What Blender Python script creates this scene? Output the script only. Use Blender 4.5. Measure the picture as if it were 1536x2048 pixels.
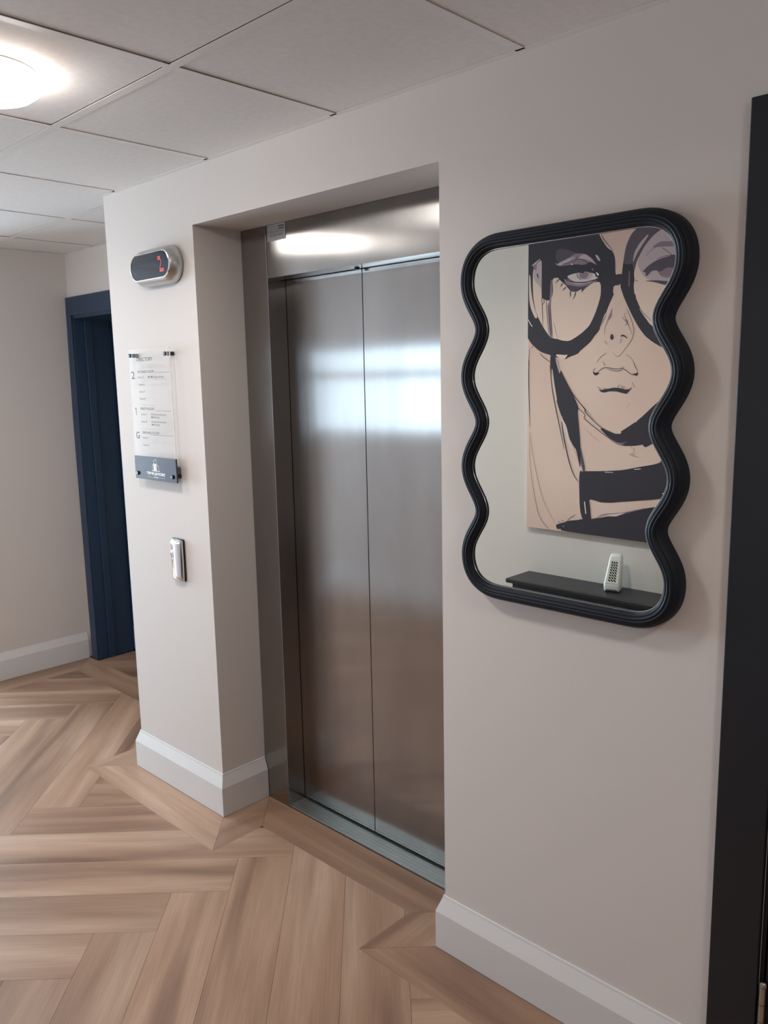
import bpy, bmesh, math, random, json
from mathutils import Vector, Matrix
from mathutils.geometry import tessellate_polygon

for o in list(bpy.data.objects):
    bpy.data.objects.remove(o, do_unlink=True)
SC = bpy.context.scene
COL = SC.collection
PI = math.pi
random.seed(7)

# ------------------------------------------------------------------ camera
CAM_Z = 1.6
FPX = 1633.07            # focal length in pixels of the 1536 x 2048 frame
yaw, pit, rol = math.radians(44.13), math.radians(9.292), math.radians(-1.164)
fwd = Vector((-math.sin(yaw) * math.cos(pit), math.cos(yaw) * math.cos(pit), -math.sin(pit)))
rt = Vector((math.cos(yaw), math.sin(yaw), 0.0))
up = rt.cross(fwd)
r_ = rt * math.cos(rol) + up * math.sin(rol)
u_ = up * math.cos(rol) - rt * math.sin(rol)
cd = bpy.data.cameras.new('camera')
cd.sensor_fit = 'VERTICAL'
cd.sensor_height = 24.0
cd.lens = 24.0 * FPX / 2048.0
cd.clip_start = 0.02
cam = bpy.data.objects.new('camera', cd)
m = Matrix((r_, u_, -fwd)).transposed().to_4x4()
m.translation = Vector((0, 0, CAM_Z))
cam.matrix_world = m
COL.objects.link(cam)
SC.camera = cam

# ------------------------------------------------------------------ view
vs = SC.view_settings
SC.display_settings.display_device = 'sRGB'
vs.view_transform = 'Standard'
vs.look = 'None'
vs.exposure = 0.10
vs.gamma = 1.0
vs.use_curve_mapping = False
SC.cycles.use_denoising = True
SC.cycles.max_bounces = 10
SC.cycles.diffuse_bounces = 6
SC.cycles.glossy_bounces = 6
SC.cycles.transparent_max_bounces = 16
SC.cycles.caustics_reflective = False
SC.cycles.caustics_refractive = False
SC.cycles.sample_clamp_indirect = 6.0

# ------------------------------------------------------------------ world and daylight
SKY = (0.72, 0.86, 1.0)
LAMP_COL = (1.0, 0.955, 0.925)
LAMP_STRENGTH = 20.0
LAMP_POWER = 7.0
w = bpy.data.worlds.new('overcast_sky'); SC.world = w
w.use_nodes = True
wb = w.node_tree.nodes['Background']
wb.inputs['Color'].default_value = (*SKY, 1)
wb.inputs['Strength'].default_value = 1.6

def area_light(name, loc, direction, sx, sy, power, col):
    ld = bpy.data.lights.new(name, 'AREA')
    ld.shape = 'RECTANGLE'; ld.size = sx; ld.size_y = sy
    ld.energy = power; ld.color = col
    o = bpy.data.objects.new(name, ld)
    o.location = loc
    o.rotation_euler = Vector(direction).to_track_quat('-Z', 'Y').to_euler()
    COL.objects.link(o)
    return o

# daylight outside the two windows, both out of the frame to the left
area_light('daylight_south', (-3.9, -0.62, 1.52), (0, 1, 0), 1.8, 0.66, 14, (0.70, 0.86, 1.0))
area_light('daylight_west', (-7.2, 0.5, 1.25), (1, 0, 0), 1.6, 1.8, 270, (0.62, 0.80, 1.0))

# ------------------------------------------------------------------ helpers
def lin(c):
    out = []
    for v in c[:3]:
        v = v / 255.0
        out.append(v / 12.92 if v <= 0.04045 else ((v + 0.055) / 1.055) ** 2.4)
    return (*out, 1.0)

def mat(name, rgb, rough=0.5, metal=0.0, spec=0.5, **kw):
    mt = bpy.data.materials.new(name); mt.use_nodes = True
    b = mt.node_tree.nodes['Principled BSDF']
    b.inputs['Base Color'].default_value = lin(rgb)
    b.inputs['Roughness'].default_value = rough
    b.inputs['Metallic'].default_value = metal
    b.inputs['Specular IOR Level'].default_value = spec
    for k, v in kw.items():
        b.inputs[k.replace('_', ' ')].default_value = v
    return mt

def nodes(mt):
    nt = mt.node_tree
    return nt, nt.nodes, nt.links, nt.nodes['Principled BSDF']

def add_bump(mt, scale, strength, dist=0.001, detail=3.0, vec=None):
    nt, N, L, b = nodes(mt)
    tc = N.new('ShaderNodeTexCoord')
    n = N.new('ShaderNodeTexNoise'); n.inputs['Scale'].default_value = scale; n.inputs['Detail'].default_value = detail
    if vec:
        mp = N.new('ShaderNodeMapping'); mp.inputs['Scale'].default_value = vec
        L.new(tc.outputs['Object'], mp.inputs['Vector']); L.new(mp.outputs['Vector'], n.inputs['Vector'])
    else:
        L.new(tc.outputs['Object'], n.inputs['Vector'])
    bp = N.new('ShaderNodeBump'); bp.inputs['Strength'].default_value = strength; bp.inputs['Distance'].default_value = dist
    L.new(n.outputs['Fac'], bp.inputs['Height']); L.new(bp.outputs['Normal'], b.inputs['Normal'])
    return mt

def mottled(mt, rgb_a, rgb_b, scale, vec=(1, 1, 1), lo=0.35, hi=0.65, detail=4.0):
    nt, N, L, b = nodes(mt)
    tc = N.new('ShaderNodeTexCoord'); mp = N.new('ShaderNodeMapping'); mp.inputs['Scale'].default_value = vec
    n = N.new('ShaderNodeTexNoise'); n.inputs['Scale'].default_value = scale; n.inputs['Detail'].default_value = detail
    cr = N.new('ShaderNodeValToRGB')
    cr.color_ramp.elements[0].position = lo; cr.color_ramp.elements[1].position = hi
    cr.color_ramp.elements[0].color = lin(rgb_a); cr.color_ramp.elements[1].color = lin(rgb_b)
    L.new(tc.outputs['Object'], mp.inputs['Vector']); L.new(mp.outputs['Vector'], n.inputs['Vector'])
    L.new(n.outputs['Fac'], cr.inputs['Fac']); L.new(cr.outputs['Color'], b.inputs['Base Color'])
    return mt

def bm_box(bm, x0, x1, y0, y1, z0, z1, mi=0):
    v = [bm.verts.new(p) for p in ((x0, y0, z0), (x1, y0, z0), (x1, y1, z0), (x0, y1, z0), (x0, y0, z1), (x1, y0, z1), (x1, y1, z1), (x0, y1, z1))]
    for q in ((0, 3, 2, 1), (4, 5, 6, 7), (0, 1, 5, 4), (1, 2, 6, 5), (2, 3, 7, 6), (3, 0, 4, 7)):
        f = bm.faces.new([v[i] for i in q]); f.material_index = mi

def bm_cyl(bm, c, axis, r0, r1, length, n=24, cap=True):
    a = Vector(axis).normalized()
    t = a.orthogonal().normalized(); s = a.cross(t)
    c = Vector(c)
    A = [bm.verts.new(c + (t * math.cos(2 * PI * i / n) + s * math.sin(2 * PI * i / n)) * r0) for i in range(n)]
    B = [bm.verts.new(c + a * length + (t * math.cos(2 * PI * i / n) + s * math.sin(2 * PI * i / n)) * r1) for i in range(n)]
    for i in range(n):
        bm.faces.new((A[i], A[(i + 1) % n], B[(i + 1) % n], B[i]))
    if cap:
        bm.faces.new(A[::-1]); bm.faces.new(B)

def loft(bm, rings, cap0=False, cap1=True, closed=True):
    """rings: lists of points of equal length, joined by quads"""
    R = [[bm.verts.new(p) for p in r] for r in rings]
    n = len(R[0])
    for a, b in zip(R, R[1:]):
        for i in range(n if closed else n - 1):
            j = (i + 1) % n
            bm.faces.new((a[i], a[j], b[j], b[i]))
    if cap0: bm.faces.new(R[0][::-1])
    if cap1: bm.faces.new(R[-1])
    return R

def obj(name, bm, mt, parent=None, smooth=False, bevel=0.0, seg=2, origin=None, rotz=0.0):
    bmesh.ops.recalc_face_normals(bm, faces=bm.faces)
    me = bpy.data.meshes.new(name)
    if origin is not None:
        M = (Matrix.Translation(Vector(origin)) @ Matrix.Rotation(rotz, 4, 'Z')).inverted()
        bm.transform(M)
    bm.to_mesh(me); bm.free()
    for x in (mt if isinstance(mt, (list, tuple)) else [mt]):
        me.materials.append(x)
    if smooth:
        for p in me.polygons: p.use_smooth = True
    o = bpy.data.objects.new(name, me)
    if origin is not None:
        o.location = origin; o.rotation_euler = (0, 0, rotz)
    COL.objects.link(o)
    if bevel:
        md = o.modifiers.new('bevel', 'BEVEL'); md.width = bevel; md.segments = seg; md.limit_method = 'ANGLE'
    if parent is not None:
        put_under(o, parent)
    return o

def put_under(o, parent):
    o.parent = parent
    pw = Matrix.Identity(4)
    p = parent
    chain = []
    while p is not None:
        chain.append(p); p = p.parent
    for p in reversed(chain):
        pw = pw @ p.matrix_parent_inverse @ p.matrix_basis
    o.matrix_parent_inverse = pw.inverted()

def autosmooth(o, ang=35):
    for p in o.data.polygons: p.use_smooth = True
    o.data.set_sharp_from_angle(angle=math.radians(ang))
    return o

def thing(name, label, cat, loc, group=None):
    o = bpy.data.objects.new(name, None)
    o.empty_display_size = 0.1
    o.location = loc
    COL.objects.link(o)
    o['label'] = label; o['category'] = cat
    if group: o['group'] = group
    return o

def structure(o, label=None):
    o['kind'] = 'structure'
    if label: o['label'] = label
    return o

def box(name, x0, x1, y0, y1, z0, z1, mt, parent=None, bevel=0.0, seg=2):
    bm = bmesh.new(); bm_box(bm, x0, x1, y0, y1, z0, z1)
    return obj(name, bm, mt, parent, bevel=bevel, seg=seg)

def lettering(name, s, x0, x1, z, cap, y, mt, parent, bold=0.0):
    """flat printed text facing -y, its left edge at x0, right edge at x1, baseline at z"""
    cu = bpy.data.curves.new('text', 'FONT'); cu.body = s; cu.size = 1.0; cu.extrude = 0.0
    cu.resolution_u = 4; cu.offset = bold
    t = bpy.data.objects.new('text', cu); COL.objects.link(t)
    dg = bpy.context.evaluated_depsgraph_get(); dg.update()
    me = bpy.data.meshes.new_from_object(t.evaluated_get(dg))
    bpy.data.objects.remove(t, do_unlink=True)
    xs = [v.co.x for v in me.vertices]
    sx = (x1 - x0) / (max(xs) - min(xs)) if x1 is not None else cap / 0.7
    sy = cap / 0.7
    mn = min(xs)
    for v in me.vertices:
        v.co = Vector((x0 + (v.co.x - mn) * sx, y, z + v.co.y * sy))
    me.materials.clear(); me.materials.append(mt)
    o = bpy.data.objects.new(name, me); COL.objects.link(o)
    put_under(o, parent)
    return o

# ------------------------------------------------------------------ materials
M_wall = add_bump(mat('greige_wall_paint', (211, 203, 197), 0.85, spec=0.25), 260, 0.12, 0.0006)
M_trimpaint = mat('off_white_satin_paint', (213, 210, 207), 0.42)
M_tile = add_bump(mottled(mat('ceiling_tile_board', (224, 218, 212), 0.9, spec=0.2), (221, 215, 210), (226, 220, 215), 60), 700, 0.08, 0.0005)
M_grid = mat('white_metal_ceiling_grid', (224, 219, 214), 0.5)
M_void = mat('dark_ceiling_void', (104, 94, 88), 0.9)
M_sub = mat('dark_floor_joint', (92, 70, 56), 0.9)
M_navy = mat('navy_satin_paint', (34, 56, 80), 0.38)
M_shaded_navy = mat('shaded_navy_satin_paint', (23, 26, 32), 0.42)  # navy paint with the unlit door's shade put into its colour
M_chrome = mat('polished_chrome', (225, 225, 228), 0.06, 1.0)
M_satin = mat('satin_silver', (186, 184, 182), 0.28, 1.0)
M_black = mat('black_plastic', (18, 18, 20), 0.35)
M_ink = mat('dark_grey_lettering', (40, 33, 30), 0.6)
M_frame = mat('charcoal_lacquer', (25, 29, 37), 0.55, spec=0.22)
M_mirror = mat('mirror_silver', (240, 244, 238), 0.0, 1.0)
M_rim = mat('lip_highlight_silver', (215, 218, 224), 0.3, 0.7)
M_console = mat('black_console_paint', (30, 33, 37), 0.38)
M_console_body = mat('dark_navy_console_paint', (22, 27, 36), 0.45)
M_white = mat('white_plastic', (225, 230, 228), 0.35)
M_slot = mat('dark_slot', (22, 28, 26), 0.7)
M_white_frame = mat('white_window_frame', (226, 228, 228), 0.4)

def brushed(name, rgb, rough, aniso, axis='Z'):
    mt = mat(name, rgb, rough, 1.0)
    nt, N, L, b = nodes(mt)
    b.inputs['Anisotropic'].default_value = aniso
    tg = N.new('ShaderNodeTangent'); tg.direction_type = 'RADIAL'; tg.axis = axis
    L.new(tg.outputs['Tangent'], b.inputs['Tangent'])
    tc = N.new('ShaderNodeTexCoord')
    mp = N.new('ShaderNodeMapping'); mp.inputs['Scale'].default_value = (420, 420, 5)
    n = N.new('ShaderNodeTexNoise'); n.inputs['Scale'].default_value = 1.0; n.inputs['Detail'].default_value = 3
    L.new(tc.outputs['Object'], mp.inputs['Vector']); L.new(mp.outputs['Vector'], n.inputs['Vector'])
    cr = N.new('ShaderNodeMapRange'); cr.inputs['To Min'].default_value = rough * 0.8; cr.inputs['To Max'].default_value = rough * 1.25
    L.new(n.outputs['Fac'], cr.inputs['Value']); L.new(cr.outputs['Result'], b.inputs['Roughness'])
    # broad smudges and faint handling wear
    mp2 = N.new('ShaderNodeMapping'); mp2.inputs['Scale'].default_value = (5, 5, 1.6)
    n2 = N.new('ShaderNodeTexNoise'); n2.inputs['Scale'].default_value = 1.0; n2.inputs['Detail'].default_value = 5
    L.new(tc.outputs['Object'], mp2.inputs['Vector']); L.new(mp2.outputs['Vector'], n2.inputs['Vector'])
    c2 = N.new('ShaderNodeValToRGB')
    c2.color_ramp.elements[0].position = 0.3; c2.color_ramp.elements[1].position = 0.7
    c2.color_ramp.elements[0].color = lin([v * 0.93 for v in rgb]); c2.color_ramp.elements[1].color = lin([min(255, v * 1.04) for v in rgb])
    L.new(n2.outputs['Fac'], c2.inputs['Fac']); L.new(c2.outputs['Color'], b.inputs['Base Color'])
    # slow panel waviness
    mp3 = N.new('ShaderNodeMapping'); mp3.inputs['Scale'].default_value = (1.6, 1.6, 3.2)
    n3 = N.new('ShaderNodeTexNoise'); n3.inputs['Scale'].default_value = 1.0; n3.inputs['Detail'].default_value = 0
    L.new(tc.outputs['Object'], mp3.inputs['Vector']); L.new(mp3.outputs['Vector'], n3.inputs['Vector'])
    bp = N.new('ShaderNodeBump'); bp.inputs['Strength'].default_value = 0.25; bp.inputs['Distance'].default_value = 0.004
    L.new(n3.outputs['Fac'], bp.inputs['Height']); L.new(bp.outputs['Normal'], b.inputs['Normal'])
    return mt
M_steel = brushed('brushed_steel', (162, 159, 158), 0.16, 0.95)
M_steel_frame = brushed('brushed_steel_frame', (160, 157, 154), 0.17, 0.96)
M_alu = mat('ribbed_aluminium', (176, 182, 180), 0.38, 0.9)

def clear_sheet(name, tint, refl=1.0):
    mt = bpy.data.materials.new(name); mt.use_nodes = True
    nt = mt.node_tree; N = nt.nodes; L = nt.links
    N.clear()
    out = N.new('ShaderNodeOutputMaterial')
    tr = N.new('ShaderNodeBsdfTransparent'); tr.inputs['Color'].default_value = (*tint, 1)
    gl = N.new('ShaderNodeBsdfGlossy'); gl.inputs['Roughness'].default_value = 0.02
    # Schlick reflectance, the same from either side of the sheet
    ge = N.new('ShaderNodeNewGeometry'); dt = N.new('ShaderNodeVectorMath'); dt.operation = 'DOT_PRODUCT'
    L.new(ge.outputs['Incoming'], dt.inputs[0]); L.new(ge.outputs['Normal'], dt.inputs[1])
    ab = N.new('ShaderNodeMath'); ab.operation = 'ABSOLUTE'; L.new(dt.outputs['Value'], ab.inputs[0])
    om = N.new('ShaderNodeMath'); om.operation = 'SUBTRACT'; om.inputs[0].default_value = 1.0; L.new(ab.outputs[0], om.inputs[1])
    pw = N.new('ShaderNodeMath'); pw.operation = 'POWER'; pw.inputs[1].default_value = 5.0; L.new(om.outputs[0], pw.inputs[0])
    fr = N.new('ShaderNodeMath'); fr.operation = 'MULTIPLY_ADD'; fr.inputs[1].default_value = 0.96; fr.inputs[2].default_value = 0.04
    L.new(pw.outputs[0], fr.inputs[0])
    mu = N.new('ShaderNodeMath'); mu.operation = 'MULTIPLY'; mu.inputs[1].default_value = refl
    mx = N.new('ShaderNodeMixShader')
    L.new(fr.outputs[0], mu.inputs[0]); L.new(mu.outputs[0], mx.inputs['Fac'])
    L.new(tr.outputs[0], mx.inputs[1]); L.new(gl.outputs[0], mx.inputs[2]); L.new(mx.outputs[0], out.inputs['Surface'])
    return mt
M_glass = clear_sheet('window_glass', (0.96, 0.98, 0.98))
M_acrylic = clear_sheet('clear_acrylic', (0.975, 0.97, 0.965), 0.55)

def emitter(name, rgb, strength):
    mt = bpy.data.materials.new(name); mt.use_nodes = True
    b = mt.node_tree.nodes['Principled BSDF']
    b.inputs['Base Color'].default_value = (*rgb, 1)
    b.inputs['Emission Color'].default_value = (*rgb, 1)
    b.inputs['Emission Strength'].default_value = strength
    return mt

def wood():
    mt = mat('oak_vinyl_plank', (180, 150, 130), 0.42, spec=0.4)
    nt, N, L, b = nodes(mt)
    tc = N.new('ShaderNodeTexCoord'); oi = N.new('ShaderNodeObjectInfo')
    sc = N.new('ShaderNodeVectorMath'); sc.operation = 'SCALE'; sc.inputs[0].default_value = (37.0, 91.0, 13.0)
    L.new(oi.outputs['Random'], sc.inputs['Scale'])
    ad = N.new('ShaderNodeVectorMath'); ad.operation = 'ADD'
    L.new(tc.outputs['Object'], ad.inputs[0]); L.new(sc.outputs[0], ad.inputs[1])
    def noise(vec, scale, detail, dist=0.0):
        mp = N.new('ShaderNodeMapping'); mp.inputs['Scale'].default_value = vec
        n = N.new('ShaderNodeTexNoise'); n.inputs['Scale'].default_value = scale; n.inputs['Detail'].default_value = detail
        n.inputs['Distortion'].default_value = dist
        L.new(ad.outputs[0], mp.inputs['Vector']); L.new(mp.outputs['Vector'], n.inputs['Vector'])
        return n.outputs['Fac']
    band = noise((0.75, 7.5, 1), 1.0, 2.0, 0.5)
    cr = N.new('ShaderNodeValToRGB'); e = cr.color_ramp.elements
    e[0].position = 0.30; e[0].color = lin((124, 95, 77))
    e[1].position = 0.72; e[1].color = lin((188, 158, 134))
    k = cr.color_ramp.elements.new(0.48); k.color = lin((163, 129, 105))
    L.new(band, cr.inputs['Fac'])
    fine = noise((7, 210, 1), 1.0, 4.0)
    cf = N.new('ShaderNodeMapRange'); cf.inputs['From Min'].default_value = 0.3; cf.inputs['From Max'].default_value = 0.7
    cf.inputs['To Min'].default_value = 0.90; cf.inputs['To Max'].default_value = 1.05
    L.new(fine, cf.inputs['Value'])
    mid = noise((1.6, 26, 1), 1.0, 3.0, 1.2)
    cm = N.new('ShaderNodeMapRange'); cm.inputs['From Min'].default_value = 0.3; cm.inputs['From Max'].default_value = 0.7
    cm.inputs['To Min'].default_value = 0.93; cm.inputs['To Max'].default_value = 1.06
    L.new(mid, cm.inputs['Value'])
    pr = N.new('ShaderNodeMapRange'); pr.inputs['To Min'].default_value = 0.90; pr.inputs['To Max'].default_value = 1.10
    L.new(oi.outputs['Random'], pr.inputs['Value'])
    m1 = N.new('ShaderNodeMath'); m1.operation = 'MULTIPLY'; L.new(cf.outputs[0], m1.inputs[0]); L.new(cm.outputs[0], m1.inputs[1])
    m2 = N.new('ShaderNodeMath'); m2.operation = 'MULTIPLY'; L.new(m1.outputs[0], m2.inputs[0]); L.new(pr.outputs[0], m2.inputs[1])
    vm = N.new('ShaderNodeVectorMath'); vm.operation = 'SCALE'
    L.new(cr.outputs['Color'], vm.inputs[0]); L.new(m2.outputs[0], vm.inputs['Scale'])
    L.new(vm.outputs[0], b.inputs['Base Color'])
    bp = N.new('ShaderNodeBump'); bp.inputs['Strength'].default_value = 0.08; bp.inputs['Distance'].default_value = 0.001
    L.new(fine, bp.inputs['Height']); L.new(bp.outputs['Normal'], b.inputs['Normal'])
    return mt
M_wood = wood()

# ------------------------------------------------------------------ the setting
ZC = 2.30                                    # ceiling height
WY = 1.61                                    # face of the lift wall
RX0, RX1, RZ = -2.425, -1.352, 2.118          # lift recess
PX = -3.013                                  # left end of the lift wall
DX0, DX1 = -0.507, 0.36                      # right-hand doorway opening

bm = bmesh.new()
bm_box(bm, PX, RX0, WY, 3.3, 0, ZC + 0.1)                    # pier left of the lift
bm_box(bm, RX0, RX1, WY, 3.3, RZ, ZC + 0.1)                  # above the recess
bm_box(bm, RX0, RX1, 1.93, 3.3, 0, RZ)                       # behind the lift doors
bm_box(bm, RX1, DX0, WY, 3.3, 0, ZC + 0.1)
bm_box(bm, DX0, DX1, WY, 3.3, 2.0, ZC + 0.1)
bm_box(bm, DX0, DX1, 1.75, 3.3, 0, 2.0)
bm_box(bm, DX1, 2.2, WY, 3.3, 0, ZC + 0.1)
structure(obj('wall_north', bm, M_wall), 'greige painted wall around the lift recess, carrying the mirror')

bm = bmesh.new()                             # wall left of the blue door, a touch out of plumb
v = [bm.verts.new(p) for p in ((-4.525, 1.45, 0), (-4.525, 2.13, 0), (-4.70, 2.13, 0), (-4.70, 1.45, 0),
                               (-4.455, 1.45, ZC + 0.1), (-4.455, 2.13, ZC + 0.1), (-4.70, 2.13, ZC + 0.1), (-4.70, 1.45, ZC + 0.1))]
for q in ((0, 1, 2, 3), (4, 7, 6, 5), (0, 4, 5, 1), (1, 5, 6, 2), (2, 6, 7, 3), (3, 7, 4, 0)):
    bm.faces.new([v[i] for i in q])
bm_box(bm, -7.0, -4.70, 1.45, 1.65, 0, ZC + 0.1)
structure(obj('wall_west', bm, M_wall), 'greige side wall left of the navy door')

BY = 2.13                                    # wall holding the navy door
AX0, AX1 = -4.42, -3.08
bm = bmesh.new()
bm_box(bm, -4.70, AX0 - 0.02, BY, 2.35, 0, ZC + 0.1)
bm_box(bm, AX1, PX - 0.001, BY, 2.35, 0, ZC + 0.1)
bm_box(bm, AX0 - 0.02, AX1, BY, 2.35, 1.975, ZC + 0.1)
structure(obj('wall_alcove', bm, M_wall), 'short greige wall holding the navy door')
bm = bmesh.new()                             # closing walls of the dark room beyond
bm_box(bm, -4.75, PX - 0.001, 3.2, 3.3, 0, ZC)
bm_box(bm, -4.75, -4.65, 2.352, 3.2, 0, ZC)
structure(obj('wall_beyond', bm, M_wall), 'wall of the dark room beyond the navy door')

# opposite wall with its window
SY = -0.424
WX0, WX1, WZ0, WZ1 = -4.80, -3.0, 1.18, 1.86
bm = bmesh.new()
bm_box(bm, -7.0, WX0, -0.624, SY, 0, ZC + 0.1)
bm_box(bm, WX1, 2.2, -0.624, SY, 0, ZC + 0.1)
bm_box(bm, WX0, WX1, -0.624, SY, 0, WZ0)
bm_box(bm, WX0, WX1, -0.624, SY, WZ1, ZC + 0.1)
structure(obj('wall_south', bm, M_wall), 'wall opposite the lift, seen only in the mirror')
structure(box('wall_east', 2.2, 2.3, -0.6, 3.3, 0, ZC + 0.1, M_wall), 'end wall of the corridor behind the right edge')
bm = bmesh.new()
bm_box(bm, -7.1, -7.0, -0.6, -0.3, 0, ZC + 0.1)
bm_box(bm, -7.1, -7.0, 1.3, 1.65, 0, ZC + 0.1)
bm_box(bm, -7.1, -7.0, -0.3, 1.3, 2.1, ZC + 0.1)
bm_box(bm, -7.1, -7.0, -0.3, 1.3, 0, 0.35)
structure(obj('wall_far_west', bm, M_wall), 'far end wall of the corridor with a tall window')

def window(name, label, plane, a0, a1, z0, z1, at, bars_a, bars_z):
    """plane 'y' : window in a wall of constant y"""
    root = bpy.data.objects.new(name, None); COL.objects.link(root); structure(root, label)
    def bx(nm, p0, p1, q0, q1, d, mt):
        if plane == 'y': return box(nm, p0, p1, at - d, at + d, q0, q1, mt, root)
        return box(nm, at - d, at + d, p0, p1, q0, q1, mt, root)
    w_ = 0.045
    bx('window_frame', a0, a1, z0, z0 + w_, 0.03, M_white_frame); bx('window_frame', a0, a1, z1 - w_, z1, 0.03, M_white_frame)
    bx('window_frame', a0, a0 + w_, z0 + w_, z1 - w_, 0.03, M_white_frame); bx('window_frame', a1 - w_, a1, z0 + w_, z1 - w_, 0.03, M_white_frame)
    for a in bars_a: bx('mullion', a - 0.02, a + 0.02, z0 + w_, z1 - w_, 0.025, M_white_frame)
    for z in bars_z: bx('transom', a0 + w_, a1 - w_, z - 0.028, z + 0.028, 0.028, M_white_frame)
    bx('pane', a0 + w_, a1 - w_, z0 + w_, z1 - w_, 0.003, M_glass)
    return root
window('window_1', 'white framed window opposite the lift, reflected in its doors', 'y', WX0, WX1, WZ0, WZ1, -0.55, (-4.2,), (1.63,))
window('window_2', 'tall white framed window at the far left end', 'x', -0.3, 1.3, 0.35, 2.1, -7.05, (0.5,), ())

# skirting: profile swept along the foot of the walls, the room on the right-hand side of the path
PROF = ((0.020, 0.0), (0.020, 0.112), (0.0055, 0.152), (0.004, 0.160), (0.0, 0.160))
def offset(path, d):
    out = []
    for i, p in enumerate(path):
        p = Vector(p); ns = []
        if i > 0:
            t = (p - Vector(path[i - 1])).normalized(); ns.append(Vector((t.y, -t.x)))
        if i < len(path) - 1:
            t = (Vector(path[i + 1]) - p).normalized(); ns.append(Vector((t.y, -t.x)))
        n = sum(ns, Vector((0, 0)))
        if len(ns) == 2: n = n / (1 + ns[0].dot(ns[1]))
        out.append(p + n * d)
    return out
def skirt(name, path, label):
    bm = bmesh.new()
    rings = []
    for i in range(len(path)):
        rings.append([(*offset(path, d)[i], z) for d, z in PROF] + [(*path[i], 0.0)])
    R = loft(bm, rings, True, True)
    structure(obj(name, bm, M_trimpaint, bevel=0.0012), label)
skirt('baseboard_pier', [(PX, BY - 0.001), (PX, WY), (RX0, WY), (RX0, 1.804)], 'off-white chamfered skirting around the pier left of the lift')
skirt('baseboard_north', [(RX1, 1.804), (RX1, WY), (-0.608, WY)], 'off-white chamfered skirting below the mirror')
skirt('baseboard_west', [(-6.99, 1.45), (-4.525, 1.45), (-4.525, 2.112)], 'off-white chamfered skirting left of the navy door')
skirt('baseboard_south', [(2.2, SY), (-7.0, SY)], 'off-white skirting on the wall opposite the lift')

# ---- floor: backing slab and 1219 x 184 mm planks in herringbone with mitred border planks
floor = structure(box('floor', -7.1, 2.3, -0.6, 3.3, -0.10, -0.003, M_sub), 'herringbone wood-look plank floor with a mitred border')
def clip(poly, rect):
    x0, x1, y0, y1 = rect
    for ax, val, sgn in ((0, x0, 1), (0, x1, -1), (1, y0, 1), (1, y1, -1)):
        out = []
        for i in range(len(poly)):
            a, b = poly[i - 1], poly[i]
            da, db = (a[ax] - val) * sgn, (b[ax] - val) * sgn
            if (da >= 0) != (db >= 0):
                t = da / (da - db); out.append((a[0] + (b[0] - a[0]) * t, a[1] + (b[1] - a[1]) * t))
            if db >= 0: out.append(b)
        poly = out
        if not poly: return []
    return poly
def area(p):
    return 0.5 * sum(p[i - 1][0] * p[i][1] - p[i][0] * p[i - 1][1] for i in range(len(p)))
def plank(polys, ang):
    bm = bmesh.new()
    for p in polys:
        if area(p) < 0: p = p[::-1]
        q = []
        for c in p:
            if not q or (abs(c[0] - q[-1][0]) + abs(c[1] - q[-1][1])) > 1e-4: q.append(c)
        if len(q) < 3: continue
        t = [bm.verts.new((x, y, 0.0)) for x, y in q]; b_ = [bm.verts.new((x, y, -0.0029)) for x, y in q]
        bm.faces.new(t)
        for i in range(len(t)): bm.faces.new((t[i], b_[i], b_[(i + 1) % len(t)], t[(i + 1) % len(t)]))
    allp = [c for p in polys for c in p]
    cx = sum(c[0] for c in allp) / len(allp); cy = sum(c[1] for c in allp) / len(allp)
    return obj('floor_plank', bm, M_wood, floor, origin=(cx, cy, 0), rotz=ang)
G = 0.0004
FIELD = ((-6.98, 2.19, -0.225, 1.435), (-4.35, -3.188, 1.435, 1.96), (-2.25, -1.527, 1.435, 1.65), (-4.41, -3.09, 2.116, 3.19))
PW, PL = 0.184, 1.219
U0, V0 = (-2.022 + 1.343) / math.sqrt(2), (1.343 + 2.022) / math.sqrt(2)
def uv(u, v): return ((u - v) / math.sqrt(2), (u + v) / math.sqrt(2))
for col in range(-5, 5):
    for k in range(-30, 31):
        for fam in 'AB':
            u = U0 - k * PW + col * PL; v_ = V0 - k * PW - col * PL
            if fam == 'A': r = (u - PL, u, v_, v_ + PW); ang = PI / 4
            else: r = (u - PW, u, v_ - PL, v_); ang = -PI / 4 + PI
            q = [uv(r[0] + G, r[2] + G), uv(r[1] - G, r[2] + G), uv(r[1] - G, r[3] - G), uv(r[0] + G, r[3] - G)]
            ps = [p for p in (clip(q, f) for f in FIELD) if len(p) > 2 and abs(area(p)) > 2e-4]
            if ps: plank(ps, ang)
def border(p, ang):
    a = area(p); s = 1 if a > 0 else -1
    q = offset([*p], 0.0)
    n = len(p); out = []
    for i in range(n):                       # shrink by the joint
        a_, b_, c_ = Vector(p[i - 1]), Vector(p[i]), Vector(p[(i + 1) % n])
        t1 = (b_ - a_).normalized(); t2 = (c_ - b_).normalized()
        n1 = Vector((-t1.y, t1.x)) * s; n2 = Vector((-t2.y, t2.x)) * s
        out.append(tuple(b_ + (n1 + n2) / (1 + n1.dot(n2)) * G))
    plank([out], ang)
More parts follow.
